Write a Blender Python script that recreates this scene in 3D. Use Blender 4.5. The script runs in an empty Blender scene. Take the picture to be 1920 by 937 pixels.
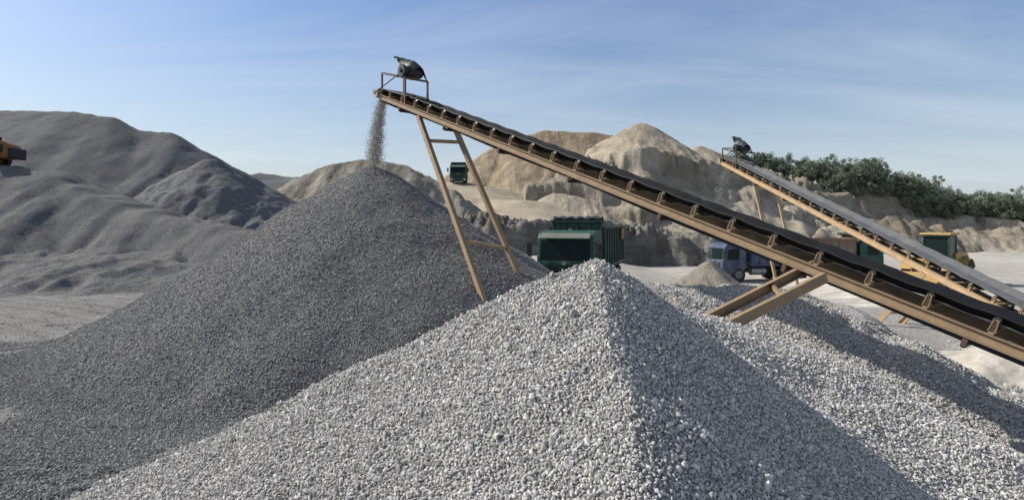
import bpy, math, random
import numpy as np
from mathutils import Vector, Matrix
random.seed(5); rng=np.random.default_rng(5)
scene=bpy.context.scene
COL=scene.collection
CAM=3.6; F=1144.0

# ---------------------------------------------------------------- noise
def _hash(ix,iy,s):
    n=(ix.astype(np.int64)*374761393+iy.astype(np.int64)*668265263+s*1442695041)&0xffffffff
    n=((n^(n>>13))*1274126177)&0xffffffff
    n=(n^(n>>16))&0xffffffff
    return n/4294967295.0
def vnoise(x,y,s=0):
    x=np.asarray(x,float);y=np.asarray(y,float)
    ix=np.floor(x);iy=np.floor(y);fx=x-ix;fy=y-iy
    fx=fx*fx*fx*(fx*(fx*6-15)+10);fy=fy*fy*fy*(fy*(fy*6-15)+10)
    a=_hash(ix,iy,s);b=_hash(ix+1,iy,s);c=_hash(ix,iy+1,s);d=_hash(ix+1,iy+1,s)
    return (a*(1-fx)+b*fx)*(1-fy)+(c*(1-fx)+d*fx)*fy-0.5
def fbm(x,y,o=4,s=0,g=.5):
    t=0;a=1
    for i in range(o):
        t=t+a*vnoise(x*2**i+17.3*i,y*2**i-9.1*i,s+i);a*=g
    return t
def sstep(x,a,b):
    t=np.clip((x-a)/(b-a),0,1);return t*t*(3-2*t)

# ---------------------------------------------------------------- materials
def newmat(name,rough=.9,metal=0.0,spec=.2):
    m=bpy.data.materials.new(name);m.use_nodes=True
    b=m.node_tree.nodes['Principled BSDF']
    b.inputs['Roughness'].default_value=rough;b.inputs['Metallic'].default_value=metal
    b.inputs['Specular IOR Level'].default_value=spec
    return m,m.node_tree,b
def N(nt,t,**k):
    n=nt.nodes.new(t)
    for a,v in k.items():setattr(n,a,v)
    return n
def ramp(nt,fac,stops):
    r=N(nt,'ShaderNodeValToRGB')
    e=r.color_ramp.elements
    while len(e)<len(stops):e.new(.5)
    for i,(p,c) in enumerate(stops):
        e[i].position=p;e[i].color=(*c,1)
    nt.links.new(fac,r.inputs[0]);return r.outputs[0]
def noise(nt,vec,scale,detail=4,rough=.55,dist=0):
    n=N(nt,'ShaderNodeTexNoise');n.inputs['Scale'].default_value=scale
    n.inputs['Detail'].default_value=detail;n.inputs['Roughness'].default_value=rough
    n.inputs['Distortion'].default_value=dist
    nt.links.new(vec,n.inputs['Vector']);return n.outputs[0]
def objco(nt,scale=None):
    t=N(nt,'ShaderNodeTexCoord');o=t.outputs['Object']
    if scale:
        m=N(nt,'ShaderNodeMapping');m.inputs['Scale'].default_value=scale
        nt.links.new(o,m.inputs[0]);o=m.outputs[0]
    return o
def mix(nt,f,a,b,mode='MIX'):
    m=N(nt,'ShaderNodeMix',data_type='RGBA',blend_type=mode)
    for s,v in ((m.inputs[0],f),(m.inputs[6],a),(m.inputs[7],b)):
        if isinstance(v,(int,float)):s.default_value=v
        elif isinstance(v,tuple):s.default_value=(*v,1)
        else:nt.links.new(v,s)
    return m.outputs[2]
def bump(nt,b,h,strength,dist):
    n=N(nt,'ShaderNodeBump');n.inputs['Strength'].default_value=strength;n.inputs['Distance'].default_value=dist
    nt.links.new(h,n.inputs['Height'])
    prev=b.inputs['Normal'].links
    if prev: nt.links.new(prev[0].from_socket,n.inputs['Normal'])
    nt.links.new(n.outputs[0],b.inputs['Normal'])
def gravel_mat(name,dark,light,cell,big=.35,bstr=.9,bd=.02,tint=None):
    m,nt,b=newmat(name,.95,0,.1)
    v=objco(nt)
    vo=N(nt,'ShaderNodeTexVoronoi');vo.inputs['Scale'].default_value=1/cell
    nt.links.new(v,vo.inputs['Vector'])
    sep=N(nt,'ShaderNodeSeparateColor');nt.links.new(vo.outputs['Color'],sep.inputs[0])
    c=ramp(nt,sep.outputs[0],[(0,dark),(1,light)])
    big_n=noise(nt,v,big,5,.6)
    c=mix(nt,.55,c,ramp(nt,big_n,[(.3,(.45,.45,.45)),(.7,(.62,.61,.6))]),'OVERLAY')
    if tint:
        c=mix(nt,ramp(nt,noise(nt,v,.12,6,.65,.5),[(.48,(0,0,0)),(.68,(.7,.7,.7))]),c,tint)
    nt.links.new(c,b.inputs['Base Color'])
    inv=N(nt,'ShaderNodeMath',operation='SUBTRACT');inv.inputs[0].default_value=1
    nt.links.new(vo.outputs['Distance'],inv.inputs[1])
    bump(nt,b,inv.outputs[0],bstr,bd)
    return m
def earth_mat(name,cols,big=.08,mid=.5,bstr=.6,bd=.3,stretch=(1,1,1),grain=6,streak=0):
    m,nt,b=newmat(name,.95,0,.08)
    v=objco(nt,stretch)
    n1=noise(nt,v,big,6,.6,.4);n2=noise(nt,v,mid,8,.7,.2);n3=noise(nt,v,grain,4,.7)
    c=ramp(nt,n1,[(.32,cols[0]),(.5,cols[1]),(.66,cols[2])])
    c=mix(nt,.6,c,ramp(nt,n2,[(.3,(.35,.35,.35)),(.7,(.68,.68,.68))]),'OVERLAY')
    c=mix(nt,.4,c,ramp(nt,n3,[(.3,(.35,.35,.35)),(.7,(.68,.68,.68))]),'OVERLAY')
    if streak:
        vs=objco(nt,(1,.25,.15));n4=noise(nt,vs,streak*2.2,7,.72,.5)
        c=mix(nt,.55,c,ramp(nt,n4,[(.32,(.30,.29,.28)),(.5,(.5,.5,.5)),(.68,(.68,.67,.65))]),'OVERLAY')
        vb=objco(nt,(.15,.15,1));n5=noise(nt,vb,streak*1.6,5,.65,.8)
        c=mix(nt,.5,c,ramp(nt,n5,[(.35,(.34,.33,.32)),(.6,(.60,.60,.58))]),'OVERLAY')
        bump(nt,b,n4,.7,.8);bump(nt,b,n5,.4,.4)
    nt.links.new(c,b.inputs['Base Color'])
    bump(nt,b,n2,bstr,bd);bump(nt,b,n3,bstr,bd*.15)
    return m
def paint(name,col,rough=.55,dirt=(.25,.2,.15),amt=.5,scale=3,metal=0,bs=.15):
    m,nt,b=newmat(name,rough,metal,.35)
    v=objco(nt)
    n=noise(nt,v,scale,8,.7)
    f=ramp(nt,n,[(.42,(0,0,0)),(.72,(amt,amt,amt))])
    c=mix(nt,f,col,dirt)
    n2=noise(nt,v,scale*9,4,.7)
    c=mix(nt,.25,c,ramp(nt,n2,[(.3,(.3,.3,.3)),(.7,(.7,.7,.7))]),'OVERLAY')
    nt.links.new(c,b.inputs['Base Color'])
    bump(nt,b,n2,bs,.01)
    return m
def stone_mat(name,lo,hi):
    m,nt,b=newmat(name,.92,0,.12)
    a=N(nt,'ShaderNodeAttribute',attribute_name='tone')
    c=ramp(nt,a.outputs['Fac'],[(0,lo),(.5,tuple((p+q)/2 for p,q in zip(lo,hi))),(1,hi)])
    n=noise(nt,objco(nt),70,4,.7)
    c=mix(nt,.35,c,ramp(nt,n,[(.3,(.3,.3,.3)),(.7,(.7,.7,.7))]),'OVERLAY')
    nt.links.new(c,b.inputs['Base Color']);return m

M={}
M['stone_light']=stone_mat('light_aggregate',(.32,.31,.29),(.72,.695,.655))
M['stone_dark']=stone_mat('dark_aggregate',(.165,.162,.158),(.44,.432,.42))
M['stone_mid']=stone_mat('mid_aggregate',(.28,.27,.255),(.62,.60,.565))
M['g_light']=gravel_mat('light_gravel',(.14,.135,.128),(.38,.368,.345),.02)  # bases under loose stones coloured darker, painting shade into the gaps
M['g_dark']=gravel_mat('dark_gravel',(.095,.093,.091),(.27,.265,.26),.026)
M['g_mid']=gravel_mat('mid_gravel',(.20,.193,.182),(.48,.463,.438),.035)
M['g_far']=gravel_mat('stockpile_gravel',(.095,.097,.099),(.195,.197,.199),.08,.1,.7,.035,(.175,.172,.168))
M['g_bench']=gravel_mat('bench_gravel',(.09,.09,.091),(.195,.195,.194),.07,.25,.7,.03,(.225,.218,.207))
M['sand_grey']=earth_mat('grey_sand',[(.21,.19,.16),(.27,.248,.213),(.33,.305,.265)],.1,.6,.6,.3,(1,1,1),6,.35)  # far hill earths slightly paler and desaturated, distance haze put into the colour
M['sand_brown']=earth_mat('brown_sand',[(.235,.18,.125),(.31,.245,.175),(.38,.315,.235)],.05,.35,.6,.4,(1,1,.8),6,.22)
M['sand_tan']=earth_mat('pale_tan_sand',[(.30,.255,.195),(.385,.335,.265),(.45,.40,.33)],.06,.35,.6,.4,(1,1,.8),6,.25)
M['road_tan']=earth_mat('haul_road_sand',[(.37,.305,.22),(.45,.38,.285),(.49,.425,.33)],.1,.6,.4,.15)
M['rock']=earth_mat('quarry_rock',[(.20,.187,.167),(.30,.282,.252),(.40,.375,.34)],.12,.5,1,.9,(1,1,1.8),3,.5)
M['cliff']=earth_mat('cliff_earth',[(.22,.188,.145),(.31,.272,.215),(.42,.378,.315)],.08,.3,.9,.6,(1,1,.8),3,.3)
M['pale']=earth_mat('pale_sand',[(.40,.36,.30),(.50,.46,.4),(.56,.52,.46)],.3,1.5,.5,.1)
M['steel']=paint('tan_painted_steel',(.33,.235,.14),.55,(.19,.135,.09),.7,4)
M['steel2']=paint('ochre_painted_steel',(.47,.34,.20),.55,(.24,.17,.11),.6,3)
M['steel_dk']=paint('rusty_steel',(.13,.075,.055),.6,(.05,.035,.03),.8,6)
M['belt']=paint('black_rubber_belt',(.008,.008,.010),.6,(.02,.02,.022),.5,2)
M['belt2']=paint('dusty_rubber_belt',(.12,.125,.13),.7,(.2,.2,.2),.8,1.2)
M['tarp']=paint('dark_rubber_sheet',(.022,.03,.032),.45,(.06,.065,.07),.5,4)
M['roller']=paint('roller_steel',(.02,.02,.022),.45,(.08,.06,.05),.4,8)
M['motor']=paint('motor_housing',(.025,.028,.035),.5,(.1,.09,.08),.4,6)
M['tgreen']=paint('green_truck_paint',(.015,.075,.048),.5,(.11,.12,.10),.6,2)
M['tgreen_dk']=paint('green_body_paint',(.014,.052,.037),.55,(.11,.11,.09),.6,2)
M['tblue']=paint('blue_truck_paint',(.035,.06,.12),.5,(.20,.19,.18),.7,1.5)
M['tbrown']=paint('brown_body_paint',(.21,.14,.10),.6,(.28,.23,.19),.6,2)
M['yellow']=paint('yellow_machine_paint',(.44,.27,.07),.55,(.30,.24,.16),.8,1.5)
M['orange']=paint('orange_machine_paint',(.34,.15,.03),.5,(.10,.07,.05),.6,1.5)
M['dusty']=paint('dusty_visor',(.15,.165,.14),.7,(.26,.25,.22),.6,3)
M['rubber']=paint('tyre_rubber',(.02,.02,.02),.85,(.14,.13,.12),.6,3)
M['rim']=paint('wheel_rim',(.2,.19,.17),.5,(.1,.08,.06),.6,6)
M['black']=paint('black_plastic',(.02,.02,.022),.6,(.08,.075,.07),.5,4)
M['lamp'],_,_b=newmat('headlight_lens',.15,0,.6);_b.inputs['Base Color'].default_value=(.5,.5,.48,1)
M['chrome']=paint('dull_chrome',(.4,.4,.4),.35,(.2,.2,.2),.4,5,.6)
M['glass'],_,_b=newmat('dark_glass',.25,0,.2);_b.inputs['Base Color'].default_value=(.008,.018,.016,1)
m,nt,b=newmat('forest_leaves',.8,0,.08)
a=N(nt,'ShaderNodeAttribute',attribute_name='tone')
c=ramp(nt,a.outputs['Fac'],[(0,(.13,.155,.12)),(.5,(.17,.20,.14)),(1,(.215,.245,.165))])  # leaf greens lightened and greyed, distance haze painted into the colour
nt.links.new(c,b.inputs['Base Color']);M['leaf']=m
# ground
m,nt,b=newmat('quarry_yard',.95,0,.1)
v=objco(nt)
n1=noise(nt,v,.06,6,.6,.3);n2=noise(nt,v,.7,9,.72);n3=noise(nt,v,14,5,.7)
c=ramp(nt,n1,[(.3,(.40,.375,.335)),(.55,(.49,.46,.415)),(.75,(.54,.51,.465))])
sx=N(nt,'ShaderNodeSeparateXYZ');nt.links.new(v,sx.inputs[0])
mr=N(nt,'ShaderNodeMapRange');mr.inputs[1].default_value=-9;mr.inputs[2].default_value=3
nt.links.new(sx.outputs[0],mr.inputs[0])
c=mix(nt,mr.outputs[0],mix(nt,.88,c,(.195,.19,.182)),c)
wv=N(nt,'ShaderNodeTexWave',wave_type='RINGS',rings_direction='Z');wv.inputs['Scale'].default_value=.33;wv.inputs['Distortion'].default_value=9;wv.inputs['Detail'].default_value=4;wv.inputs['Detail Scale'].default_value=.35
mw=N(nt,'ShaderNodeMapping');mw.inputs['Location'].default_value=(30,-2,0);nt.links.new(v,mw.inputs[0]);nt.links.new(mw.outputs[0],wv.inputs['Vector'])
trk=ramp(nt,wv.outputs[1],[(.0,(.36,.36,.36)),(.35,(.60,.60,.60)),(.6,(.5,.5,.5)),(1,(.56,.56,.56))])
c=mix(nt,.6,c,trk,'OVERLAY')
c=mix(nt,.75,c,ramp(nt,n2,[(.3,(.3,.3,.3)),(.7,(.68,.68,.68))]),'OVERLAY')
c=mix(nt,.5,c,ramp(nt,n3,[(.3,(.3,.3,.3)),(.7,(.7,.7,.7))]),'OVERLAY')
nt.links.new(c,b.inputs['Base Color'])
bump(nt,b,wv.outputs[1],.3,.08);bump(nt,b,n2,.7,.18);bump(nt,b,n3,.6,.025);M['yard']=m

# ---------------------------------------------------------------- mesh helpers
def np_mesh(name,V,Fc,mat,tone=None,smooth=False):
    me=bpy.data.meshes.new(name)
    V=np.asarray(V,np.float32);Fc=np.asarray(Fc,np.int32);k=Fc.shape[1]
    me.vertices.add(len(V));me.vertices.foreach_set('co',V.ravel())
    me.loops.add(Fc.size);me.loops.foreach_set('vertex_index',Fc.ravel())
    me.polygons.add(len(Fc));me.polygons.foreach_set('loop_start',np.arange(0,Fc.size,k,dtype=np.int32))
    me.update(calc_edges=True)
    me.polygons.foreach_set('use_smooth',np.full(len(Fc),smooth))
    if tone is not None:
        at=me.attributes.new('tone','FLOAT','POINT');at.data.foreach_set('value',np.asarray(tone,np.float32))
    me.materials.append(mat)
    return me
def link(name,me,parent=None,loc=(0,0,0)):
    o=bpy.data.objects.new(name,me);COL.objects.link(o);o.location=loc
    if parent:o.parent=parent
    return o
def meta(o,label=None,category=None,kind=None,group=None):
    if label:o['label']=label
    if category:o['category']=category
    if kind:o['kind']=kind
    if group:o['group']=group
    return o
def grid_faces(nx,ny):
    i=np.arange(nx-1)[None,:]+np.arange(ny-1)[:,None]*nx
    i=i.ravel();return np.stack([i,i+1,i+nx+1,i+nx],1)
def compact(V,Fc):
    u,inv=np.unique(Fc,return_inverse=True)
    return V[u],inv.reshape(Fc.shape)

def gz(x,y):
    x=np.asarray(x,float);y=np.asarray(y,float)
    return -1.2*sstep(x,6,14)*sstep(y,16,30)*(1-.6*sstep(x,19,22)*(1-sstep(y,42,50)))+ .12*fbm(x*.15,y*.15,3,3)*np.clip(1.5-np.abs(y)/150,0,1)+.05*fbm(x*.9,y*.9,3,4)*(np.abs(y)<45)

def ridge_h(X,Y,pts,slope,w=0,k=.4):
    h=np.full(X.shape,-50.0)
    P=[np.array(p,float) for p in pts]
    if len(P)==1:P.append(P[0]+np.array([.01,0,0]))
    for a,b in zip(P[:-1],P[1:]):
        d=b[:2]-a[:2];L=max((d**2).sum(),1e-9)
        t=np.clip(((X-a[0])*d[0]+(Y-a[1])*d[1])/L,0,1)
        z=a[2]+(b[2]-a[2])*t
        r=np.hypot(X-(a[0]+t*d[0]),Y-(a[1]+t*d[1]))
        r=np.maximum(0,r-w)
        h=np.maximum(h,z-slope*(np.sqrt(r*r+k*k)-k))
    return h
class Mound:
    def __init__(s,pts,slope,w=0,k=.4,warp=0,wsc=.1,amp=0,asc=.5,seed=1,rid=0,rsc=1.,ter=0,foot=0,gul=0,gsc=.5,tst=.4):
        s.__dict__.update(locals())
    def h(s,X,Y):
        X=np.asarray(X,float);Y=np.asarray(Y,float)
        x=X+s.warp*fbm(X*s.wsc,Y*s.wsc,4,s.seed);y=Y+s.warp*fbm(X*s.wsc+50,Y*s.wsc,4,s.seed+9)
        h=ridge_h(x,y,s.pts,s.slope,s.w,s.k)
        top=max(p[2] for p in s.pts)
        if s.amp:h=h+s.amp*fbm(X*s.asc,Y*s.asc,5,s.seed+20)
        if s.rid:h=h-s.rid*np.abs(fbm(X*s.rsc+.4*fbm(X*.2,Y*.2,2,8),Y*s.rsc*.6,5,s.seed+40,.6))
        if s.gul:
            g=np.abs(fbm(X*s.gsc+1.2*fbm(X*.08,Y*.08,3,s.seed+71),Y*s.gsc*.12,5,s.seed+70,.55))
            lv=np.clip((top-h)/top*2.2,0,1)
            h=h-s.gul*(.5-g)*lv*(.6+.8*fbm(X*.1,Y*.1,2,s.seed+72))
        if s.ter:
            q=h/s.ter+.8*fbm(X*.06,Y*.06,3,s.seed+60);f=q-np.floor(q)
            h=h+s.ter*s.tst*(sstep(f,.3,.7)-f)
        if s.foot:
            h=np.where(h>s.foot*8,h,s.foot*np.log1p(np.exp(np.clip(h/s.foot,-20,20))))-.03
        return h
    def mesh(s,name,mat,res,smooth=True):
        P=np.array(s.pts,float);R=(P[:,2].max()+2)/s.slope+s.w+s.warp*.6
        xs=np.arange(P[:,0].min()-R,P[:,0].max()+R,res);ys=np.arange(P[:,1].min()-R,P[:,1].max()+R,res)
        X,Y=np.meshgrid(xs,ys);Z=s.h(X,Y)
        V=np.stack([X.ravel(),Y.ravel(),Z.ravel()],1);Fc=grid_faces(len(xs),len(ys))
        G=gz(X,Y).ravel()
        keep=(V[:,2]-G)[Fc].max(1)>-.4
        V,Fc=compact(V,Fc[keep])
        return np_mesh(name,V,Fc,mat,smooth=smooth)
def add_mound(name,md,mat,res,label,category='hill',kind='structure'):
    o=link(name,md.mesh(name,mat,res));meta(o,label,category,kind);return o

# ---------------------------------------------------------------- ground
t=np.linspace(-1,1,401);xs=np.sinh(t*5.4)/np.sinh(5.4)*1800
t=np.linspace(0,1,380);ys=np.concatenate([[-600,-200,-60,-20],-8+np.sinh(t*5.2)/np.sinh(5.2)*2600])
X,Y=np.meshgrid(xs,ys);V=np.stack([X.ravel(),Y.ravel(),gz(X,Y).ravel()],1)
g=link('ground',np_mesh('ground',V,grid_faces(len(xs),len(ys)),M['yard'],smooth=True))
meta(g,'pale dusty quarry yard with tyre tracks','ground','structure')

# ---------------------------------------------------------------- far hills
add_mound('stockpile_hill',Mound([(-75,60,13.2),(-60.8,60,14.0),(-50.3,60,14.3),(-43,60,14.1),(-39.1,60,13.5),(-36.5,60,12.3),(-33.6,60,12.2),(-30.4,60,10.5),(-27.8,60,8.8)],.62,0,.4,.6,.12,.18,.35,11,.2,.35,0,0,.7,.35),M['g_far'],.33,'long dark grey crushed stone stockpile behind the yard')
add_mound('eroded_hill',Mound([(-27,51,7.9),(-24.7,50,8.7),(-23.4,50.5,8.0)],.66,0,.2,.8,.3,.25,.8,21,.25,.6,0,0,1.9,.45),M['g_far'],.16,'dark grey stockpile with a broken crumbling face')
bench=Mound([(-60,46,8.2),(-40.8,44,7.7),(-36.9,44,7.5),(-33.5,44,7.0),(-24.2,42,4.2),(-17.5,40,3.0),(-12,40,1.2)],.6,1.0,.6,.7,.12,.15,.5,31,.2,.4,0,0,.4,.4)
add_mound('bench_hill',bench,M['g_bench'],.22,'dark gravel bench with wheel tracks below a stockpile')
add_mound('low_bench',Mound([(-44,36,1.1),(-36,36,1.4),(-29,37,1.8),(-22,37,1.7),(-15,36,.9)],.26,.8,2.0,1.2,.2,.35,.7,35,.3,.6,0,.1),M['g_bench'],.17,'low uneven spread of dark gravel in front of the bench')
add_mound('far_hill',Mound([(-52,110,11.0),(-46,110,11.6),(-39,110,11.2),(-33,110,9)],.5,0,2,3,.1,.6,.3,41),M['g_far'],.8,'low dark distant stockpile')
add_mound('grey_sand_hill',Mound([(-26.2,75,8.6),(-23,75,10.2),(-18.4,75,10.9),(-13.1,75,10.3),(-10.5,75,9.1),(-7.2,73,7.3),(-3.5,70,4.4)],.66,0,.3,1.2,.14,.3,.3,51,.4,.35,0,0,1.8,.4),M['sand_grey'],.25,'grey brown sand heap with gullied faces')
add_mound('haul_road',Mound([(-26,99,9.2),(-10.8,96,9.1),(-6.6,94,8.4),(0,86,6.0),(4.5,79,3.5),(10,73,.6)],.45,3.5,2,.6,.1,.2,.3,61),M['road_tan'],.5,'pale sandy haul road climbing the quarry side','road')
add_mound('brown_hill',Mound([(-20,124,9),(-8.4,121,14.6),(-1,120,18.6),(6.3,120,21.0),(12,121,21.1),(19,122,20.5),(26,124,17)],.66,0,.8,2.0,.06,.4,.2,71,.6,.16,0,0,2.6,.16),M['sand_brown'],.4,'tall brown sand and earth hill')
add_mound('pale_hill',Mound([(12,118,16.5),(19.5,114,19.6),(23.6,113,21.6),(27.4,114,19.4),(31.5,115,16.8)],.62,0,.8,1.0,.06,.5,.2,75,.8,.2,0,0,2.2,.2),M['sand_tan'],.36,'pale tan sand hill with a narrow peak')
add_mound('pale_hill',Mound([(33,118,16.8),(36.5,118,17.9),(40,118,16.4),(46,120,13.5)],.62,0,.8,1.2,.08,.4,.2,77,.5,.15,0,0,2.0,.2),M['sand_tan'],.4,'low pale sand hill beside a taller one')
add_mound('cliff_hill',Mound([(-1,90,5.2),(8.3,93,9.0),(13,95,12.4),(17.5,96,14.4),(24.1,97,13.1),(31.5,97,11.8),(40.7,98,11.2),(46.5,99,9.8),(52,100,7.8)],1.25,3,.4,5,.05,.8,.35,81,1.6,.35,4.6,0,4.0,.2,.6),M['cliff'],.28,'steep cut grey tan quarry face with ledges')
add_mound('sand_apron',Mound([(3,84,3.8),(7,88,7.4),(11,87,6.4),(17,87,5.0),(24,88,4.8),(33,89,4.4),(42,90,3.2)],.6,0,.5,1.5,.1,.4,.3,85,.3,.3,0,0,1.0,.4),M['sand_tan'],.28,'loose sand heaps at the foot of the cut face')
add_mound('rock_bank',Mound([(-14,68,2.7),(-3.7,67,3.7),(6,66,3.5),(14,67,2.9),(20,68,2.3),(26,70,1.6)],2.0,3,.2,4,.2,.8,.4,91,1.2,.7,1.8,0,1.0,.5,.5),M['rock'],.16,'low grey blasted rock bank beside the yard')
treeh=Mound([(40,124,11.5),(49.4,124,12),(67,124,10.4),(77.8,124,7.4),(88,122,5.0),(100.8,120,4.6),(135,120,4.6),(180,125,6)],1.3,7,.5,5,.06,.8,.25,101,1.8,.3,3.8,0,3.0,.2,.6)
add_mound('wooded_hill',treeh,M['cliff'],.5,'tan rocky cliff below a line of trees')
add_mound('rubble_hill',Mound([(44,86,2.6),(52,90,3.8),(58,90,3.2),(70,92,2.2),(80,92,2.5)],.8,0,.4,4,.15,.8,.4,111,1.0,.4,0,0,1.0,.3),M['cliff'],.33,'broken pale rubble heaps at the cliff foot')
add_mound('distant_hill',Mound([(-300,700,10),(0,760,20),(300,700,22),(700,800,25)],.15,10,20,40,.01,8,.01,121),M['cliff'],14,'low hazy distant hills')

# forest
def leaves(P,size,tone):
    n=len(P)
    a=rng.normal(size=(n,3));a/=np.linalg.norm(a,axis=1)[:,None]
    b=rng.normal(size=(n,3));b-=a*(a*b).sum(1)[:,None];b/=np.linalg.norm(b,axis=1)[:,None]
    s=size*(.6+.8*rng.random((n,1)))
    V=np.stack([P-a*s,P-b*s*.6,P+a*s,P+b*s*.6],1).reshape(-1,3)
    return V,np.arange(4*n).reshape(n,4),np.repeat(tone,4)
VV=[];TT=[]
tree_x=np.concatenate([44+106*rng.random(640),44+40*rng.random(180)])
for x in tree_x:
    y=114+rng.random()*14
    z=float(treeh.h(np.array([x]),np.array([y]))[0])
    if z<1.5:continue
    H=3.6+rng.random()*1.4+(.7 if rng.random()<.1 else 0)
    tb=rng.random()*.4
    for k in range(rng.integers(6,10)):
        c=np.array([x+rng.normal()*.75,y+rng.normal()*.75,z+H*(.02+.93*rng.random())])
        r=.35+.4*rng.random();n=90
        d=rng.normal(size=(n,3));d/=np.linalg.norm(d,axis=1)[:,None]
        VV.append(c+d*r*(.4+.75*rng.random((n,1))))
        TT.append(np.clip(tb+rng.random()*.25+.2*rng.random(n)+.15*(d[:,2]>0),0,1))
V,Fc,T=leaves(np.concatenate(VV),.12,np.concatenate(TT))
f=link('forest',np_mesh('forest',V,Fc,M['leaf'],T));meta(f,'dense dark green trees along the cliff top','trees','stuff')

# ---------------------------------------------------------------- gravel piles with stones
class Fore:
    ax,ay,az=.60,4.5,3.32
    def h(s,X,Y):
        X=np.asarray(X,float);Y=np.asarray(Y,float)
        dx=X-s.ax-.05*fbm(X*0+1,Y*2.5,3,7);dy=Y-s.ay
        sx=np.where(dx<0,.46,.72);sy=np.where(dy<0,.54,.66)
        p=1.07
        r=((np.abs(sx*dx)+1e-4)**p+(np.abs(sy*dy)+1e-4)**p)**(1/p)
        h=s.az+.045-np.sqrt(r*r+.07**2)+.05*fbm(X*.9,Y*.9,4,5)+.03*fbm(X*5,Y*5,2,6)
        f=.30
        return np.where(h>f*8,h,f*np.log1p(np.exp(np.clip(h/f,-20,20))))-.02
fore=Fore()
dark=Mound([(-4.5,20,5.42)],.615,0,.12,.3,.3,.14,.6,131,0,1,0,.12)
apron=Mound([(-9,6.5,.3),(-7.2,6.4,.55),(-5,6.1,.75),(-3.2,6.1,.7)],.32,.2,.8,.6,.4,.2,.8,137,.12,1,0,.1)
right_a=Mound([(1.4,7.2,2.75),(2.6,8,2.32),(3.9,7.0,1.55),(5.3,6.3,.9),(6.5,5.6,.3)],.52,.05,.5,.4,.4,.12,.8,141,0,1,0,.15)
right_b=Mound([(2.2,15,2.2),(3.55,14,2.15),(5.6,13,2.15),(6.5,12,1.65),(7.0,11,1.15),(7.1,10,.65),(7.1,9,.2)],.54,.2,.6,.7,.5,.25,.7,151,.2,1,0,.12)
right_c=Mound([(9.2,20,1.2),(8.2,18,1.6),(6.8,18.5,1.7),(5,19,1.3)],.5,.2,.5,.8,.4,.25,.6,155,.2,1,0,.2)
piles={'fore':fore,'dark':dark,'apron':apron,'ra':right_a,'rb':right_b,'rc':right_c}
def ico(sub):
    import bmesh
    bm=bmesh.new();bmesh.ops.create_icosphere(bm,subdivisions=sub,radius=1)
    V=np.array([v.co[:] for v in bm.verts]);Fc=np.array([[v.index for v in f.verts] for f in bm.faces]);bm.free();return V,Fc
def stones(P,r,sub,shapes=16,flat=.6):
    n=len(P);bv,bf=ico(sub);nv=len(bv)
    var=[]
    for k in range(shapes):
        v=bv.copy()
        for _ in range(11 if sub>1 else 5):
            d=rng.normal(size=3);d/=np.linalg.norm(d);q=.5+.3*rng.random()
            s=v@d;over=s>q;v[over]-=np.outer((s[over]-q),d)
        v*=1+rng.normal(size=(nv,1))*(.02 if sub>1 else .14)
        var.append(v)
    var=np.array(var)
    Bv=var[rng.integers(0,shapes,n)]
    sc=np.stack([1.1+.45*rng.random(n),.85+.3*rng.random(n),flat+.3*rng.random(n)],1)
    Bv=Bv*sc[:,None,:]
    q=rng.normal(size=(n,4));q/=np.linalg.norm(q,axis=1)[:,None];w,x,y,z=q.T
    R=np.stack([1-2*(y*y+z*z),2*(x*y-z*w),2*(x*z+y*w),2*(x*y+z*w),1-2*(x*x+z*z),2*(y*z-x*w),2*(x*z-y*w),2*(y*z+x*w),1-2*(x*x+y*y)],1).reshape(n,3,3)
    V=np.einsum('nij,nvj->nvi',R,Bv)*r[:,None,None]+P[:,None,:]
    Fc=(bf[None]+(np.arange(n)*nv)[:,None,None]).reshape(-1,3)
    return V.reshape(-1,3),Fc,nv
def scatter(key,x0,x1,y0,y1,sp,rmean,dfull):
    xs=np.arange(x0,x1,sp);ys=np.arange(y0,y1,sp)
    X,Y=np.meshgrid(xs,ys);X=X.ravel()+(rng.random(X.size)-.5)*sp*1.2;Y=Y.ravel()+(rng.random(Y.size)-.5)*sp*1.2
    keep=rng.random(X.size)<np.clip((dfull/np.maximum(Y,.1))**2,0,1)
    px=960+F*X/np.maximum(Y,.1)
    keep&=(Y>.8)&(px>-260)&(px<2180)
    X,Y=X[keep],Y[keep]
    md=piles[key] if key!='yard' else None
    Z=md.h(X,Y) if md else gz(X,Y)
    ok=np.ones(X.size,bool) if md is None else Z>gz(X,Y)-.02
    for k,o in piles.items():
        if k!=key: ok&=Z>o.h(X,Y)-.03
    py=410+F*(CAM-Z)/Y
    ok&=(py<1130)
    if md:
        e=.05;gx=(md.h(X+e,Y)-Z)/e;gy=(md.h(X,Y+e)-Z)/e
        fac=(-gx*(0-X)-gy*(0-Y)+(CAM-Z))/np.hypot(X,Y)
        ok&=fac>-.12
    X,Y,Z=X[ok],Y[ok],Z[ok]
    r=rmean*np.exp(rng.normal(size=X.size)*.28)
    return np.stack([X,Y,Z+r*(rng.random(X.size)*1.2-.2)],1),r
def tones(n,nv):
    t=np.clip(.5+.26*rng.normal(size=n),0,1);return np.repeat(t,nv)
def pile_obj(name,md,mat,xs,ys,label,category='gravel pile'):
    X,Y=np.meshgrid(xs,ys);Z=md.h(X,Y)
    V=np.stack([X.ravel(),Y.ravel(),Z.ravel()],1);Fc=grid_faces(len(xs),len(ys))
    keep=(V[:,2]-gz(V[:,0],V[:,1]))[Fc].max(1)>-.06
    V,Fc=compact(V,Fc[keep])
    o=link(name,np_mesh(name,V,Fc,mat,smooth=True));meta(o,label,category,None,'gravel piles in the quarry yard');return o
NS=0
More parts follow.
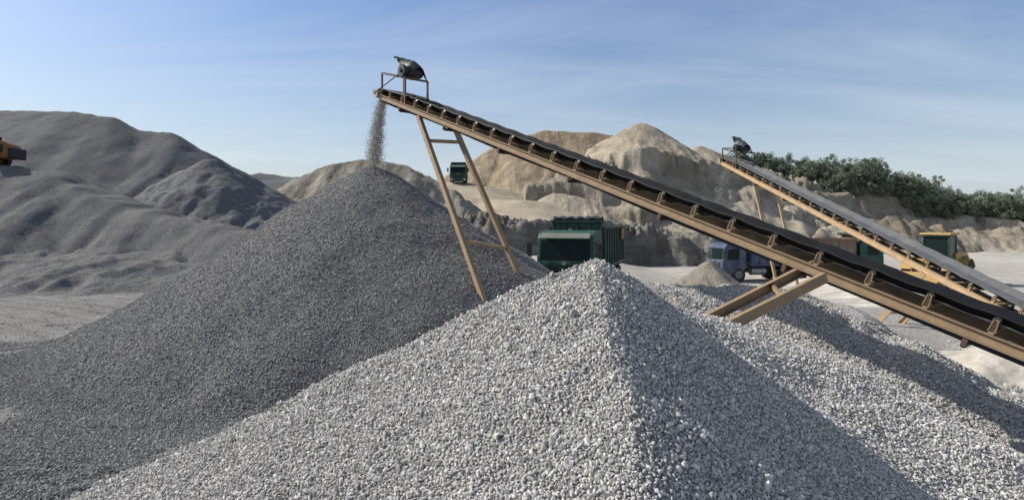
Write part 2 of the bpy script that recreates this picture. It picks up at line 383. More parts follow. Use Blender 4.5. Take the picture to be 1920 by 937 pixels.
def add_stones(parent,key,mat,args,name='loose_stones',near=None):
    global NS
    P,r=scatter(key,*args)
    sets=[(P,r,1)] if near is None else [(P[P[:,1]<near],r[P[:,1]<near],2),(P[P[:,1]>=near],r[P[:,1]>=near],1)]
    for (p,q,s) in sets:
        if len(p)==0:continue
        V,Fc,nv=stones(p,q,s);NS+=len(p)
        o=link(name,np_mesh(name,V,Fc,mat,tones(len(p),nv),smooth=False),parent);o['kind']='stuff'
po=pile_obj('gravel_pile',fore,M['g_light'],np.arange(-9,8.5,.04),np.arange(-3,9.5,.04),'pale grey coarse gravel pile with a sharp peak')
add_stones(po,'fore',M['stone_light'],(-6.5,5.5,.8,5.6,.0142,.0088,9),near=2.4)
po=pile_obj('gravel_pile',dark,M['g_dark'],np.arange(-19,8,.09),np.arange(6,33,.09),'tall dark grey gravel cone under the conveyor head')
add_stones(po,'dark',M['stone_dark'],(-17,4,7,21,.0245,.0135,10.5))
po=pile_obj('gravel_apron',apron,M['g_dark'],np.arange(-20,3,.08),np.arange(1,18,.08),'loose dark gravel spread around the pile foot','gravel')
add_stones(po,'apron',M['stone_dark'],(-14,0,3.5,14,.026,.0135,8))
po=pile_obj('gravel_pile',right_a,M['g_mid'],np.arange(-2,9,.06),np.arange(2,13,.06),'low pale gravel ridge beside the conveyor support')
add_stones(po,'ra',M['stone_light'],(0,8,4,11,.023,.0128,9))
po=pile_obj('gravel_pile',right_b,M['g_mid'],np.arange(-4,14,.08),np.arange(4,21,.08),'broad grey coarse gravel mound beneath the conveyor')
add_stones(po,'rb',M['stone_mid'],(0,13,6,16,.031,.017,11))
po=pile_obj('gravel_pile',right_c,M['g_mid'],np.arange(-1,15,.12),np.arange(12,25,.12),'low grey gravel heap beyond the conveyor')
P,r=scatter('yard',-22,16,6,34,.13,.018,12)
V,Fc,nv=stones(P,r,1);NS+=len(P)
o=link('scattered_stones',np_mesh('scattered_stones',V,Fc,M['stone_mid'],tones(len(P),nv)));meta(o,'loose stones scattered over the dusty yard','stones','stuff')
pale=Mound([(9.2,14.5,.5),(10.4,13.0,.9),(11.6,12.2,.8),(13,11.5,.3)],.45,.2,.4,.8,.6,.15,1,161,.1,1,0,.1)
add_mound('pale_mound',pale,M['pale'],.1,'pale sandy spoil heaps at the yard edge')
sandp=Mound([(12.4,38.5,.95)],.72,0,.15,.4,.5,.1,1,171)
o=link('sand_pile',sandp.mesh('sand_pile',M['sand_grey'],.12));meta(o,'small grey sand cone under a conveyor head','sand pile')

# ---------------------------------------------------------------- builder
class B:
    def __init__(s):s.v=[];s.f=[];s.m=[];s.mi=0
    def add(s,vs,fs):
        n=len(s.v);s.v+=[tuple(v) for v in vs];s.f+=[tuple(i+n for i in f) for f in fs];s.m+=[s.mi]*len(fs);return s
    def box(s,x,y,z,Mx=None):
        vs=[Vector((a,b,c)) for c in z for b in y for a in x]
        if Mx:vs=[Mx@v for v in vs]
        return s.add(vs,[(0,2,3,1),(4,5,7,6),(0,1,5,4),(2,6,7,3),(0,4,6,2),(1,3,7,5)])
    def beam(s,p,q,w,h,up=(0,0,1)):
        p=Vector(p);q=Vector(q);d=(q-p);L=d.length;d.normalize()
        a=d.cross(Vector(up));
        if a.length<1e-3:a=d.cross(Vector((1,0,0)))
        a.normalize();u=a.cross(d)
        Mx=Matrix(((d.x,a.x,u.x,p.x),(d.y,a.y,u.y,p.y),(d.z,a.z,u.z,p.z),(0,0,0,1)))
        return s.box((0,L),(-w/2,w/2),(-h/2,h/2),Mx)
    def chan(s,p,q,w,h,up=(0,0,1),t=.012,side=1):
        p=Vector(p);q=Vector(q);d=(q-p);L=d.length;d.normalize()
        a=d.cross(Vector(up)).normalized();u=a.cross(d)
        Mx=Matrix(((d.x,a.x,u.x,p.x),(d.y,a.y,u.y,p.y),(d.z,a.z,u.z,p.z),(0,0,0,1)))
        s.box((0,L),(-t/2,t/2),(-h/2+t,h/2-t),Mx)
        y=(-t/2,w) if side>0 else (-w,t/2)
        s.box((0,L),y,(h/2-t,h/2),Mx);s.box((0,L),y,(-h/2,-h/2+t),Mx);return s
    def cyl(s,p,q,r,n=16,r2=None,cap=True):
        p=Vector(p);q=Vector(q);d=(q-p).normalized();r2=r if r2 is None else r2
        a=d.orthogonal().normalized();b=d.cross(a)
        vs=[];
        for c,rr in((p,r),(q,r2)):
            vs+=[c+(a*math.cos(2*math.pi*i/n)+b*math.sin(2*math.pi*i/n))*rr for i in range(n)]
        fs=[(i,(i+1)%n,n+(i+1)%n,n+i) for i in range(n)]
        if cap:fs+=[tuple(range(n-1,-1,-1)),tuple(range(n,2*n))]
        return s.add(vs,fs)
    def prism(s,prof,x0,x1,axis='x'):
        n=len(prof)
        if axis=='x':vs=[(x0,a,b) for a,b in prof]+[(x1,a,b) for a,b in prof]
        else:vs=[(a,x0,b) for a,b in prof]+[(a,x1,b) for a,b in prof]
        return s.add(vs,[tuple(range(n)),tuple(range(2*n-1,n-1,-1))]+[(i,n+i,n+(i+1)%n,(i+1)%n) for i in range(n)])
    def loft(s,rings,closed=False,cap=True):
        n=len(rings[0]);vs=[p for r in rings for p in r];fs=[]
        for k in range(len(rings)-1):
            for i in range(n if closed else n-1):
                fs.append((k*n+i,k*n+(i+1)%n,(k+1)*n+(i+1)%n,(k+1)*n+i))
        if cap and closed:fs+=[tuple(range(n-1,-1,-1)),tuple(range((len(rings)-1)*n,len(rings)*n))]
        return s.add(vs,fs)
    def obj(s,name,mats,parent=None,origin=(0,0,0),bevel=0,smooth=False,solid=0):
        o_=Vector(origin)
        me=bpy.data.meshes.new(name);me.from_pydata([Vector(v)-o_ for v in s.v],[],s.f)
        if not isinstance(mats,(list,tuple)):mats=[mats]
        for m_ in mats:me.materials.append(m_)
        for p,i in zip(me.polygons,s.m):p.material_index=i;p.use_smooth=smooth
        import bmesh
        bm=bmesh.new();bm.from_mesh(me);bmesh.ops.recalc_face_normals(bm,faces=bm.faces);bm.to_mesh(me);bm.free()
        o=link(name,me,parent)
        if solid:
            md=o.modifiers.new('s','SOLIDIFY');md.thickness=solid
        if bevel:
            md=o.modifiers.new('b','BEVEL');md.width=bevel;md.segments=2;md.limit_method='ANGLE'
        return o
def empty(name,loc,rot=0,label=None,category=None,group=None):
    o=bpy.data.objects.new(name,None);COL.objects.link(o);o.location=loc;o.rotation_euler=(0,0,rot);o.empty_display_size=.3
    meta(o,label,category,None,group);return o

# ---------------------------------------------------------------- conveyors
def conveyor(A,T,width,chh,spacing,mats,label,legs,strut,tarp_scale=1.0):
    A=Vector(A);T=Vector(T);d=(T-A);L=d.length;d.normalize()
    c=Vector((0,0,1)).cross(d).normalized()
    if c.dot(Vector((A.x,A.y,0)))<0:c=-c
    n=d.cross(c).normalized()
    if n.z<0:n=-n
    Mx=Matrix(((d.x,c.x,n.x,A.x),(d.y,c.y,n.y,A.y),(d.z,c.z,n.z,A.z),(0,0,0,1)))
    P=lambda s_,c_,n_:Mx@Vector((s_,c_,n_))
    base=Vector((T.x,T.y,T.z-.6))
    root=empty('conveyor',base,0,label,'conveyor','belt conveyors in the quarry')
    st,bt,dk=mats
    hw=width/2;t=.014;fl=.075
    b=B()
    for sgn in(-1,1):
        c0=sgn*hw
        b.box((0,L),sorted((c0,c0+sgn*t)),(-chh+t,-t),Mx)
        b.box((0,L),sorted((c0,c0+sgn*fl)),(-t,0),Mx)
        b.box((0,L),sorted((c0,c0+sgn*fl)),(-chh,-chh+t),Mx)
    s_=.5
    while s_<L:
        b.box((s_,s_+.07),(-hw+.002,hw-.002),(-chh+.02,-chh+.07),Mx);s_+=1.5
    b.obj('frame',st,root,base)
    b=B();prof=[(-hw*.92,.26),(-hw*.88,.255),(-hw*.42,.14),(hw*.42,.14),(hw*.88,.255),(hw*.92,.26)]
    rings=[];ns=int(L/spacing*4)
    for i in range(ns+1):
        q=i/ns*L;fl_=min(1,max(0,q/1.3));sag=.025*(1-abs(math.cos(math.pi*(q-.9)/spacing)))
        rings.append([P(q,a*(1+.08*(1-fl_)),.15+(z-.15)*fl_-sag) for a,z in prof])
    b.loft(rings,cap=False)
    b.obj('belt',bt,root,base,solid=.014)
    b=B();b.loft([[P(q/20*L,a,-chh-.07-.015*math.sin(q*1.3)) for a in(-hw*.8,hw*.8)] for q in range(21)],cap=False)
    b.obj('return_belt',M['belt'],root,base,solid=.012)
    me_b=B()
    me_b.box((-.03,.03),(-hw-.05,hw+.05),(.003,.035))
    for sg in(-1,1):
        me_b.beam((0,sg*(hw+.02),.03),(0,sg*hw*.5,.05),.05,.03)
        me_b.prism([(-.045,.034),(.045,.034),(.03,.20),(-.03,.20)],sg*(hw+.005),sg*(hw+.02),'y')
        for e in(-1,1):me_b.beam((e*.04,sg*(hw+.035),.034),(e*.026,sg*(hw+.035),.20),.03,.01,up=(1,0,0))
    me_b.mi=1
    me_b.cyl((0,-hw*.4,.088),(0,hw*.4,.088),.048,12)
    for sg in(-1,1):me_b.cyl((0,sg*hw*.45,.092),(0,sg*(hw*1.0),.195),.048,12)
    proto=me_b.obj('idler',[st,M['roller']],root)
    mb=Matrix.Translation(-base)@Mx
    proto.matrix_local=mb@Matrix.Translation((.9,0,0))
    s_=.9+spacing;cnt=1
    while s_<L-.3 and cnt<95:
        o=proto.copy();COL.objects.link(o);o.parent=root;o.matrix_local=mb@Matrix.Translation((s_,0,0));s_+=spacing;cnt+=1
    b=B();b.mi=0
    for sg in(-1,1):b.box((-.03,.03),sorted((sg*(hw-.01),sg*(hw+.05))),(-chh-.13,-chh-.001))
    b.mi=1;b.cyl((0,-hw,-chh-.12),(0,hw,-chh-.12),.04,10)
    proto=b.obj('return_idler',[M['steel_dk'],M['roller']],root);proto.matrix_local=mb@Matrix.Translation((1.6,0,0))
    s_=1.6+spacing*3.3
    while s_<L-.3:
        o=proto.copy();COL.objects.link(o);o.parent=root;o.matrix_local=mb@Matrix.Translation((s_,0,0));s_+=spacing*3.3
    b=B();b.cyl(P(.05,-hw*.95,0),P(.05,hw*.95,0),.14,20);b.cyl(P(.05,-hw-.12,0),P(.05,hw+.12,0),.035,10)
    b.obj('head_pulley',M['roller'],root,base)
    for sg in(-1,1):
        b=B();b.box((-.1,.22),sorted((sg*(hw+.08),sg*(hw+.10))),(-.09,.09),Mx)
        b.obj('bearing_plate',st,root,base)
    b=B();b.cyl(P(L-.05,-hw*.95,0),P(L-.05,hw*.95,0),.14,20);b.obj('tail_pulley',M['roller'],root,base)
    up=Vector((0,0,1));fd=Vector((d.x,d.y,0)).normalized()
    def Q(s_,c_,z):
        p=P(s_,c_,0);return Vector((p.x,p.y,A.z+z))
    ts=tarp_scale
    b=B();x0,x1=.42,1.9*ts;H0=.55*ts;H1=.16*ts
    cs=(-hw-.04,hw+.04)
    for sc_ in cs:
        b.beam(P(x0,sc_,0),Q(x0,sc_,H0),.05,.05,up=tuple(d));b.beam(P(x1,sc_,0),Q(x1,sc_,H1),.05,.05,up=tuple(d))
        b.beam(Q(x0,sc_,H0),Q(x1,sc_,H1),.06,.06)
        b.beam(Q(x0,sc_,.05),P(x1,sc_,.25*ts),.035,.035)
    for x_,h_ in((x0,H0),(x1,H1),((x0+x1)/2,(H0+H1)/2)):
        b.beam(Q(x_,cs[0],h_),Q(x_,cs[1],h_),.05,.055)
    b.obj('drive_frame',dk,root,base)
    b=B();mc=Q(x1*.93,0,H1+.24*ts)
    b.cyl(mc-c*.35*ts,mc+c*.25*ts,.14*ts,20)
    for i in range(16):
        a=2*math.pi*i/16;rr=(up*math.sin(a)+fd*math.cos(a))
        b.beam(mc-c*.3*ts+rr*.14*ts,mc+c*.2*ts+rr*.14*ts,.02,.04,up=tuple(rr))
    b.cyl(mc-c*.47*ts,mc-c*.39*ts,.19*ts,24);b.cyl(mc-c*.52*ts,mc-c*.47*ts,.06*ts,12)
    b.box((-.16,.16),(-.14,.14),(-.2*ts,-.1),Matrix.Translation(mc))
    b.beam(mc-c*.44*ts+fd*.16*ts,P(.1,-hw-.14,0)+fd*.05,.03,.02);
    b.obj('drive_motor',M['motor'],root,base)
    b=B();rings=[];nr=30;nc=19;rs=random.Random(3)
    for i in range(nr):
        u_=i/(nr-1)
        x_=(x1+.12)*(1-u_)+.62*ts*u_
        ctr=Q(x_,0,0)
        top=H1+(.50+.42*u_-.16*max(0,.2-u_)*5)*ts
        hw_=(.36-.14*u_**2)*ts
        drop=(.30+.16*math.sin(math.pi*min(1,u_*1.2))-.34*u_**2)*ts
        drop=max(drop,.05)
        ring=[]
        for j in range(nc):
            v_=j/(nc-1)*2-1
            wr=.022*math.sin(v_*5+u_*8)+.018*math.sin(u_*19+v_*4)+.005*rs.uniform(-1,1)
            zz=top-drop*abs(v_)**1.7+wr*ts
            ring.append(Vector((ctr.x,ctr.y,A.z+zz))+c*(v_*hw_*(1-.15*abs(v_)))+fd*(wr*.5+.2*u_*v_*v_*ts))
        rings.append(ring)
    b.loft(rings,cap=False)
    b.obj('rubber_cover',M['tarp'],root,base,solid=.014,smooth=True)
    b=B()
    for p,q in legs['posts']:b.beam(p,q,.13,.13,up=tuple(d))
    for p,q in legs['bars']:b.beam(p,q,.09,.09,up=tuple(d))
    b.obj('support_leg',st,root,base,bevel=.006)
    if strut:
        b=B()
        for p,q,sd in strut['chans']:b.chan(p,q,.07,strut.get('h',.14),t=.012,side=sd)
        for p,q in strut['bars']:b.beam(p,q,.05,.06)
        b.obj('support_strut',st,root,base)
    return root,P,d,c,n
def lerp(p,q,t):return Vector(p).lerp(Vector(q),t)
A1=(-4.1,20,7.68);T1=(9.6,4.3,.42)
nt_=(-2.75,17.95,6.62);nf=(-.45,14.65,1.0)
ft_=(-1.75,18.1,6.42);ff=(.55,16.7,1.2)
legs={'posts':[(nt_,nf),(ft_,ff)],'bars':[(lerp(nt_,nf,.14),lerp(ft_,ff,.11)),(lerp(nt_,nf,.64),lerp(ft_,ff,.70))]}
sA=(4.62,8.95,2.74);sB=(2.45,8.1,1.95);sA2=(4.78,9.75,2.86);sB2=(2.55,8.75,2.05)
strut={'chans':[(sA,sB,1),(sA2,sB2,-1)],'bars':[(lerp(sA,sB,.35),lerp(sA2,sB2,.35))],'h':.15}
conveyor(A1,T1,.72,.15,.76,(M['steel'],M['belt'],M['steel_dk']),'long tan steel belt conveyor dropping dark gravel onto a cone',legs,strut)
A2=(12.4,35,6.95);T2=(14.6,11.0,-.75)
n2=(13.05,33.3,6.2);n2f=(14.0,31.5,-1.2);f2=(14.35,33.6,6.1);f2f=(15.5,32.5,-1.2)
legs2={'posts':[(n2,n2f),(f2,f2f)],'bars':[(lerp(n2,n2f,.12),lerp(f2,f2f,.12)),(lerp(n2,n2f,.55),lerp(f2,f2f,.55))]}
s1=(13.2,19.6,1.85);s1b=(12.0,21.5,-1.0);s2=(14.3,19.8,1.85);s2b=(13.2,22.0,-1.0)
strut2={'chans':[(s1,s1b,1),(s2,s2b,-1)],'bars':[(lerp(s1,s1b,.5),lerp(s2,s2b,.5))],'h':.18}
conveyor(A2,T2,.95,.2,.85,(M['steel2'],M['belt2'],M['steel_dk']),'ochre steel conveyor with a dusty grey belt',legs2,strut2,1.15)

# falling gravel
n=15000;t=rng.random(n)**.8
x=-4.12-.45*np.sqrt(t)+rng.normal(size=n)*(.06+.08*t);y=20+.2*t+rng.normal(size=n)*(.2);z=7.6-2.15*t+rng.normal(size=n)*.04
V,Fc,nv=stones(np.stack([x,y,z],1),.0085*np.exp(rng.normal(size=n)*.35),1)
o=link('falling_gravel',np_mesh('falling_gravel',V,Fc,M['stone_mid'],tones(n,nv)));meta(o,'stream of grey gravel falling from the conveyor head','gravel','stuff')
n=1800;t=rng.random(n)
V,Fc,nv=stones(np.stack([12.3-.15*t+rng.normal(size=n)*.12,35.0+3.2*t+rng.normal(size=n)*.2,6.8-6.2*t],1),.011*np.exp(rng.normal(size=n)*.3),1)
o=link('falling_sand',np_mesh('falling_sand',V,Fc,M['stone_mid'],tones(n,nv)));meta(o,'thin stream of dusty sand falling from a conveyor','sand','stuff')

# ---------------------------------------------------------------- wheels / vehicles
def wheel(root,loc,r,w,rimm=None):
    wr=empty('wheel',loc);wr.parent=root
    b=B();n=32;prof=[(-w/2,r*.58),(-w/2,r*.9),(-w*.38,r),(w*.38,r),(w/2,r*.9),(w/2,r*.58)]
    rings=[[Vector((px_,math.cos(2*math.pi*i/n)*rr*(1+(.012 if (i%2 and rr==r) else 0)),math.sin(2*math.pi*i/n)*rr)) for px_,rr in prof] for i in range(n+1)]
    b.loft(rings,cap=False);b.obj('tyre',M['rubber'],wr)
    b=B();
    for sg in(-1,1):
        b.cyl((sg*w*.32,0,0),(sg*w*.42,0,0),r*.56,24,r*.6);b.cyl((sg*w*.3,0,0),(sg*w*.5,0,0),r*.22,16,r*.18)
        for i in range(8):
            a=i*math.pi/4;b.cyl((sg*w*.4,math.cos(a)*r*.35,math.sin(a)*r*.35),(sg*w*.45,math.cos(a)*r*.35,math.sin(a)*r*.35),r*.04,6)
    b.cyl((-w*.3,0,0),(w*.3,0,0),r*.55,20)
    b.obj('rim',rimm or M['rim'],wr);return wr
def dump_truck(loc,rot,cabm,bodym,label,visor=True,z1=3.0):
    R=empty('dump_truck',loc,rot,label,'dump truck','trucks working in the quarry')
    b=B();
    for sg in(-1,1):b.box(sorted((sg*.38,sg*.46)),(1.0,7.9),(.82,1.08))
    for y_ in(1.3,3,4.6,5.8,7.6):b.box((-.378,.378),(y_,y_+.1),(.86,1.04))
    b.cyl((-.9,1.35,.55),(.9,1.35,.55),.07,10);b.cyl((-.9,5.3,.55),(.9,5.3,.55),.1,10);b.cyl((-.9,6.65,.55),(.9,6.65,.55),.1,10)
    b.obj('chassis',M['black'],R)
    b=B();prof=[(0,.62),(-.02,1.55),(.16,2.62),(.34,2.86),(.7,2.95),(1.85,2.95),(1.95,2.8),(1.95,1.0),(1.78,.98),(1.72,.75),(1.35,1.12),(.95,.75),(.9,.62)]
    b.prism(prof,-1.22,1.22);b.obj('cab',cabm,R,bevel=.05)
    def front(x,z,off):
        y=-.02+max(0,(z-1.55))/(1.07)*.18
        if z<=1.55:y=-.02*(z-.62)/.93
        return (x,y-off,z)
    def fplate(x0,x1,z0,z1_,off,mat,name,th=.02):
        b=B();q=[front(x0,z0,off),front(x1,z0,off),front(x1*.97,z1_,off),front(x0*.97,z1_,off)]
        k=[(a[0],a[1]+th,a[2]) for a in q]
        b.add(q+k,[(0,1,2,3),(7,6,5,4),(0,4,5,1),(1,5,6,2),(2,6,7,3),(3,7,4,0)]);return b.obj(name,mat,R,bevel=.006)
    fplate(-1.08,1.08,1.72,2.55,.012,M['glass'],'windshield')
    fplate(-.8,.8,1.02,1.5,.02,M['black'],'grille')
    for i in range(4):
        b=B();b.box((-.76,.76),(-.075,-.045),(1.07+i*.11,1.11+i*.11));b.obj('grille_bar',cabm,R)
    b=B();b.cyl((0,-.09,1.6),(0,-.03,1.6),.09,20);b.obj('emblem',M['chrome'],R)
    for xa,xb in((.02,.75),(-.75,-.03)):
        b=B();b.beam((xa,-.08,1.78),(xb,-.06,1.86),.02,.02);b.obj('wiper',M['black'],R)
    b=B();b.prism([(-.14,.42),(-.18,.6),(-.16,.92),(-.02,.95),(.5,.95),(.5,.42)],-1.24,1.24);b.obj('bumper',cabm,R,bevel=.03)
    b=B();b.box((-.6,.6),(-.2,-.17),(.52,.64));b.obj('bumper_grille',M['black'],R)
    for sg in(-1,1):
        b=B();b.box(sorted((sg*.78,sg*1.14)),(-.215,-.165),(.64,.86));b.obj('headlight',M['lamp'],R,bevel=.02)
        b=B();b.beam((sg*1.2,.15,2.4),(sg*1.5,-.12,2.4),.03,.03);b.beam((sg*1.2,.15,1.9),(sg*1.5,-.12,1.95),.03,.03)
        b.box(sorted((sg*1.4,sg*1.62)),(-.16,-.08),(1.85,2.45));b.obj('mirror',M['black'],R,bevel=.02)
        b=B();b.prism([(.35,1.7),(.45,2.48),(1.35,2.55),(1.35,1.7)],sg*1.222,sg*1.235);b.obj('side_window',M['glass'],R)
        b=B();b.box(sorted((sg*1.225,sg*1.245)),(1.18,1.35),(1.45,1.5));b.obj('handle',M['black'],R)
    if visor:
        b=B();b.add([(-1.10,-.12,2.66),(1.10,-.12,2.66),(1.06,.24,2.86),(-1.06,.24,2.86),(-1.10,-.12,2.63),(1.10,-.12,2.63),(1.06,.24,2.83),(-1.06,.24,2.83)],
            [(0,1,2,3),(7,6,5,4),(0,4,5,1),(1,5,6,2),(2,6,7,3),(3,7,4,0)]);b.obj('sun_visor',M['dusty'],R,bevel=.01)
    b=B();b.cyl((1.0,2.12,1.0),(1.0,2.12,2.9),.07,12);b.box((.75,1.15),(2.0,2.2),(1.0,1.6));b.obj('exhaust',M['black'],R)
    for sg in(-1,1):
        b=B();b.cyl((sg*.85,2.5,.8),(sg*.85,3.7,.8),.3,16);b.obj('fuel_tank',M['chrome'],R)
    b=B();y0,y1,z0,w=2.3,7.9,1.3,1.24
    b.box((-w,w),(y0,y1),(z0-.1,z0));
    for sg in(-1,1):
        b.box(sorted((sg*w,sg*(w-.05))),(y0,y1),(z0,z1))
        b.box(sorted((sg*(w+.07),sg*(w-.06))),(y0-.02,y1+.02),(z1,z1+.11))
        b.box(sorted((sg*(w+.07),sg*w)),(y0,y1),(z0-.1,z0+.05))
        for i in range(9):
            yy=y0+.02+i*(y1-y0-.1)/8;b.box(sorted((sg*(w+.001),sg*(w+.06))),(yy,yy+.08),(z0+.05,z1))
    b.box((-w+.05,w-.05),(y0,y0+.05),(z0,z1+.3));b.box((-w+.05,w-.05),(y1-.05,y1),(z0,z1-.1))
    for i in range(5):b.box((-w+.1+i*.56,-w+.18+i*.56),(y0-.06,y0-.001),(z0,z1+.28))
    b.box((-w,w),(y0-.08,y0+.08),(z1+.3,z1+.38))
    b.obj('dump_body',bodym,R,bevel=.012)
    for sg in(-1,1):
        b=B();b.box(sorted((sg*(w+.062),sg*(w+.075))),(y1-1.0,y1-.05),(z1-.6,z1-.02));b.obj('side_marker_panel',M['orange'],R)
    b=B();b.cyl((-.25,2.25,1.1),(-.25,2.2,z1),.09,12);b.obj('hoist_cylinder',M['chrome'],R)
    b=B();rings=[]
    for i in range(14):
        a=i/13*2*math.pi
        rings.append([Vector((-w+.1+(2*w-.2)*j/16,y0+.28+math.cos(a)*(.15+.03*math.sin(j*1.7)),z1+.46+math.sin(a)*(.10+.03*math.sin(j*2.3+1)))) for j in range(17)])
    b.loft(rings,cap=False)
    b.obj('tarpaulin',M['tarp'],R)
    for y_ in(1.35,5.3,6.65):
        for sg in(-1,1):wheel(R,(sg*1.02,y_,.55),.55,.34 if y_<2 else .5)
    for sg in(-1,1):
        b=B();b.box(sorted((sg*.72,sg*1.26)),(4.6,7.35),(1.13,1.16));b.obj('mudguard',M['black'],R)
    return R
def loader(loc,rot,body,label,boom_up=0,cabm=None):
    R=empty('wheel_loader',loc,rot,label,'wheel loader','wheel loaders in the quarry')
    b=B();b.prism([(.7,.75),(.7,1.9),(1.1,2.05),(2.7,1.95),(3.15,1.7),(3.2,.85),(2.8,.7)],-.8,.8);b.obj('engine_hood',body,R,bevel=.07)
    b=B();b.box((-.95,.95),(3.05,3.45),(.7,1.5));b.obj('counterweight',M['black'],R,bevel=.08)
    for sg in(-1,1):
        b=B()
        b.box(sorted((sg*.8,sg*.81)),(1.68,2.72),(1.13,1.72))
        for i in range(6):b.box(sorted((sg*.8,sg*.83)),(1.7,2.7),(1.15+i*.1,1.2+i*.1))
        b.obj('hood_vent',M['black'],R)
    b=B();b.cyl((.4,1.6,1.9),(.4,1.6,2.75),.06,12);b.obj('exhaust',M['black'],R)
    b=B();b.cyl((-.4,2.0,1.9),(-.4,2.0,2.35),.1,12);b.obj('air_intake',M['black'],R)
    b=B();b.box((-.5,.5),(-2.2,-.2),(.75,1.35));b.box((-.38,.38),(-1.9,-1.0),(1.35,1.95));b.box((-.25,.25),(-.3,.8),(.7,1.1));b.obj('front_frame',body,R,bevel=.04)
    cm=cabm or body
    b=B();
    for x_ in(-.72,.72):
        for y_ in(-.35,1.0):b.beam((x_,y_,1.3),(x_*.94,y_+(.1 if y_<0 else -.05),3.1),.09,.09)
    b.box((-.76,.76),(-.4,1.04),(1.2,1.75));b.box((-.7,.7),(-.36,.98),(2.98,3.09));b.obj('cab',cm,R,bevel=.02)
    b=B();b.prism([(-.33,1.75),(-.24,2.97),(.93,2.97),(.98,1.75)],-.69,.69);b.obj('cab_glass',M['glass'],R)
    b=B();b.prism([(-.5,3.1),(-.45,3.22),(1.1,3.24),(1.15,3.1)],-.84,.84);b.obj('cab_roof',body,R,bevel=.03)
    b=B();b.cyl((0,.9,3.24),(0,.9,3.37),.06,10);b.obj('beacon',M['orange'],R)
    for sg in(-1,1):
        for yc in(-1.5,1.65):
            b=B();rings=[]
            for i in range(9):
                a=math.radians(20+140*i/8)
                rings.append([Vector((sg*.62,yc+math.cos(a)*.88,.75+math.sin(a)*.88)),Vector((sg*1.3,yc+math.cos(a)*.88,.75+math.sin(a)*.88))])
            b.loft(rings,cap=False);b.obj('fender',body,R,solid=.04)
            wheel(R,(sg*1.0,yc,.75),.75,.55,body)
    b=B()
    for sg in(-1,1):
        b.beam((sg*.45,-1.1,1.75),(sg*.45,-2.4,1.2+boom_up*.5),.12,.32);b.beam((sg*.45,-2.3,1.25+boom_up*.5),(sg*.45,-3.1,.55+boom_up),.12,.28)
    b.box((-.45,.45),(-2.5,-2.35),(1.05+boom_up*.5,1.25+boom_up*.5));b.obj('boom',body,R,bevel=.02)
    for sg in(-1,1):
        b=B();b.cyl((sg*.3,-1.0,1.1),(sg*.3,-2.3,1.1+boom_up*.4),.07,10);b.obj('hydraulic_cylinder',M['chrome'],R)
    b=B();b.beam((0,-1.3,1.9),(0,-2.6,1.5+boom_up*.8),.1,.1);b.obj('tilt_linkage',body,R)
    b=B();zb=boom_up
    b.prism([(-3.0,.95+zb),(-3.15,.3+zb),(-3.45,.1+zb),(-4.2,.12+zb),(-4.2,.16+zb),(-3.5,.2+zb),(-3.25,.4+zb),(-3.1,.95+zb)],-1.35,1.35)
    for sg in(-1,1):
        b.prism([(-3.02,.96+zb),(-3.15,.3+zb),(-3.45,.1+zb),(-4.2,.12+zb),(-4.1,.35+zb)],sg*1.35,sg*1.39)
    for i in range(7):b.box((-1.3+i*.41,-1.2+i*.41),(-4.38,-4.15),(.1+zb,.17+zb))
    b.obj('bucket',body,R)
    for sg in(-1,1):
        b=B();b.cyl((sg*.42,-2.2,1.5),(sg*.42,-2.28,1.5),.1,12);b.obj('headlight',M['lamp'],R)
    return R
dump_truck((2.2,25.6,.14),math.radians(-19),M['tgreen'],M['tgreen_dk'],'dusty green dump truck parked behind the gravel piles')
dump_truck((-8.1,91.5,8.75),math.radians(3),M['tgreen'],M['tgreen_dk'],'green dump truck descending the sandy haul road')
dump_truck((15.6,47,-1.2),math.radians(-78),M['tblue'],M['tblue'],'blue dump truck standing in the dusty yard',visor=False,z1=2.5)
dump_truck((31.6,53,-1.2),math.radians(88),M['tgreen'],M['tbrown'],'truck with brown dump body behind the conveyors',visor=False)
loader((26.5,38,-.5),math.radians(-52),M['yellow'],'yellow wheel loader with green glass cab beside the conveyor',0,M['tgreen'])
loader((-39.5,44,7.25),math.radians(-75),M['orange'],'orange wheel loader parked on the gravel bench')

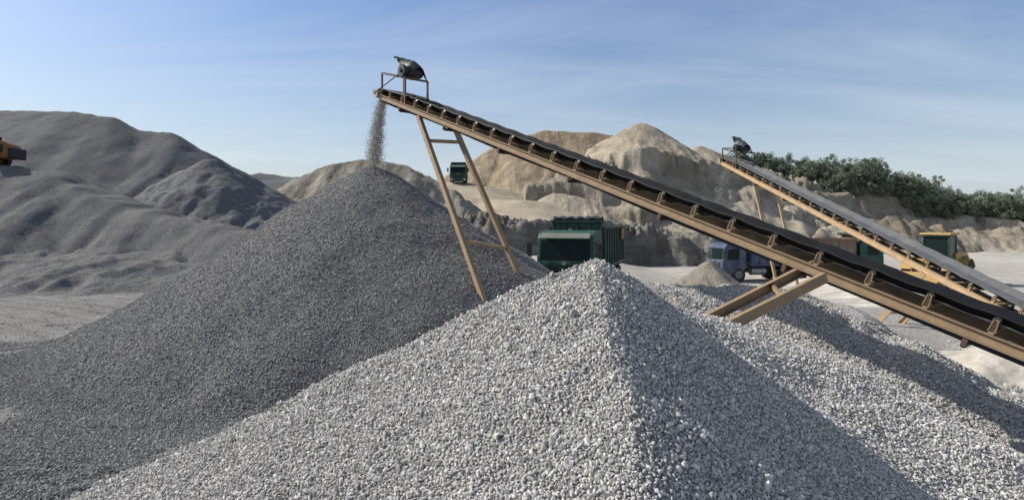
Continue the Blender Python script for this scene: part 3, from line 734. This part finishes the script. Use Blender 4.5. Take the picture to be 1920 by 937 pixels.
# ---------------------------------------------------------------- camera, light, world
cam=bpy.data.cameras.new('camera');co=bpy.data.objects.new('camera',cam);COL.objects.link(co)
co.location=(0,0,CAM);co.rotation_euler=(math.radians(90),0,0)
cam.sensor_width=36;cam.lens=36*F/1920;cam.shift_y=-58.5/1920;cam.clip_end=6000;cam.clip_start=.05
scene.camera=co
Ld=Vector((-.77,.20,.60)).normalized()
s=bpy.data.lights.new('sun','SUN');s.energy=5.0;s.angle=math.radians(.5);s.color=(1,.95,.87)
so=bpy.data.objects.new('sun',s);COL.objects.link(so);so.rotation_euler=Ld.to_track_quat('Z','Y').to_euler();so.location=(-20,10,30)
w=bpy.data.worlds.new('World');scene.world=w;w.use_nodes=True;nt=w.node_tree
bg=nt.nodes['Background'];bg.inputs['Strength'].default_value=.108
sky=N(nt,'ShaderNodeTexSky',sky_type='NISHITA');sky.sun_disc=False
sky.sun_elevation=math.asin(Ld.z);sky.sun_rotation=math.atan2(Ld.x,Ld.y);sky.dust_density=1.4;sky.air_density=1.0;sky.ozone_density=2.0
tc=N(nt,'ShaderNodeTexCoord');sp=N(nt,'ShaderNodeSeparateXYZ');nt.links.new(tc.outputs['Generated'],sp.inputs[0])
ad=N(nt,'ShaderNodeMath',operation='ADD');nt.links.new(sp.outputs[2],ad.inputs[0]);ad.inputs[1].default_value=.12
dv=N(nt,'ShaderNodeVectorMath',operation='DIVIDE');nt.links.new(tc.outputs['Generated'],dv.inputs[0])
cb=N(nt,'ShaderNodeCombineXYZ')
for i in range(3):nt.links.new(ad.outputs[0],cb.inputs[i])
nt.links.new(cb.outputs[0],dv.inputs[1])
mp=N(nt,'ShaderNodeMapping');mp.inputs['Scale'].default_value=(.45,1.3,0);mp.inputs['Rotation'].default_value=(0,0,.45)
nt.links.new(dv.outputs[0],mp.inputs[0])
cn=noise(nt,mp.outputs[0],1.0,10,.62,.7)
cf=ramp(nt,cn,[(.42,(0,0,0)),(.62,(.16,.16,.16)),(.85,(.36,.36,.36))])
tint=ramp(nt,sp.outputs[2],[(0,(1.0,1.0,1.02)),(.12,(.98,1.03,1.10)),(.34,(.88,1.03,1.27)),(.6,(1.12,1.02,.92))])
c=mix(nt,1.0,sky.outputs[0],tint,'MULTIPLY')
hz=ramp(nt,sp.outputs[2],[(0,(.7,.7,.7)),(.08,(.45,.45,.45)),(.2,(.18,.18,.18)),(.36,(.03,.03,.03))])
c=mix(nt,hz,c,(6.6,7.4,8.2))
c=mix(nt,cf,c,(7.8,8.3,9.0))
nt.links.new(c,bg.inputs['Color'])
scene.view_settings.view_transform='Standard';scene.view_settings.look='None';scene.view_settings.exposure=0
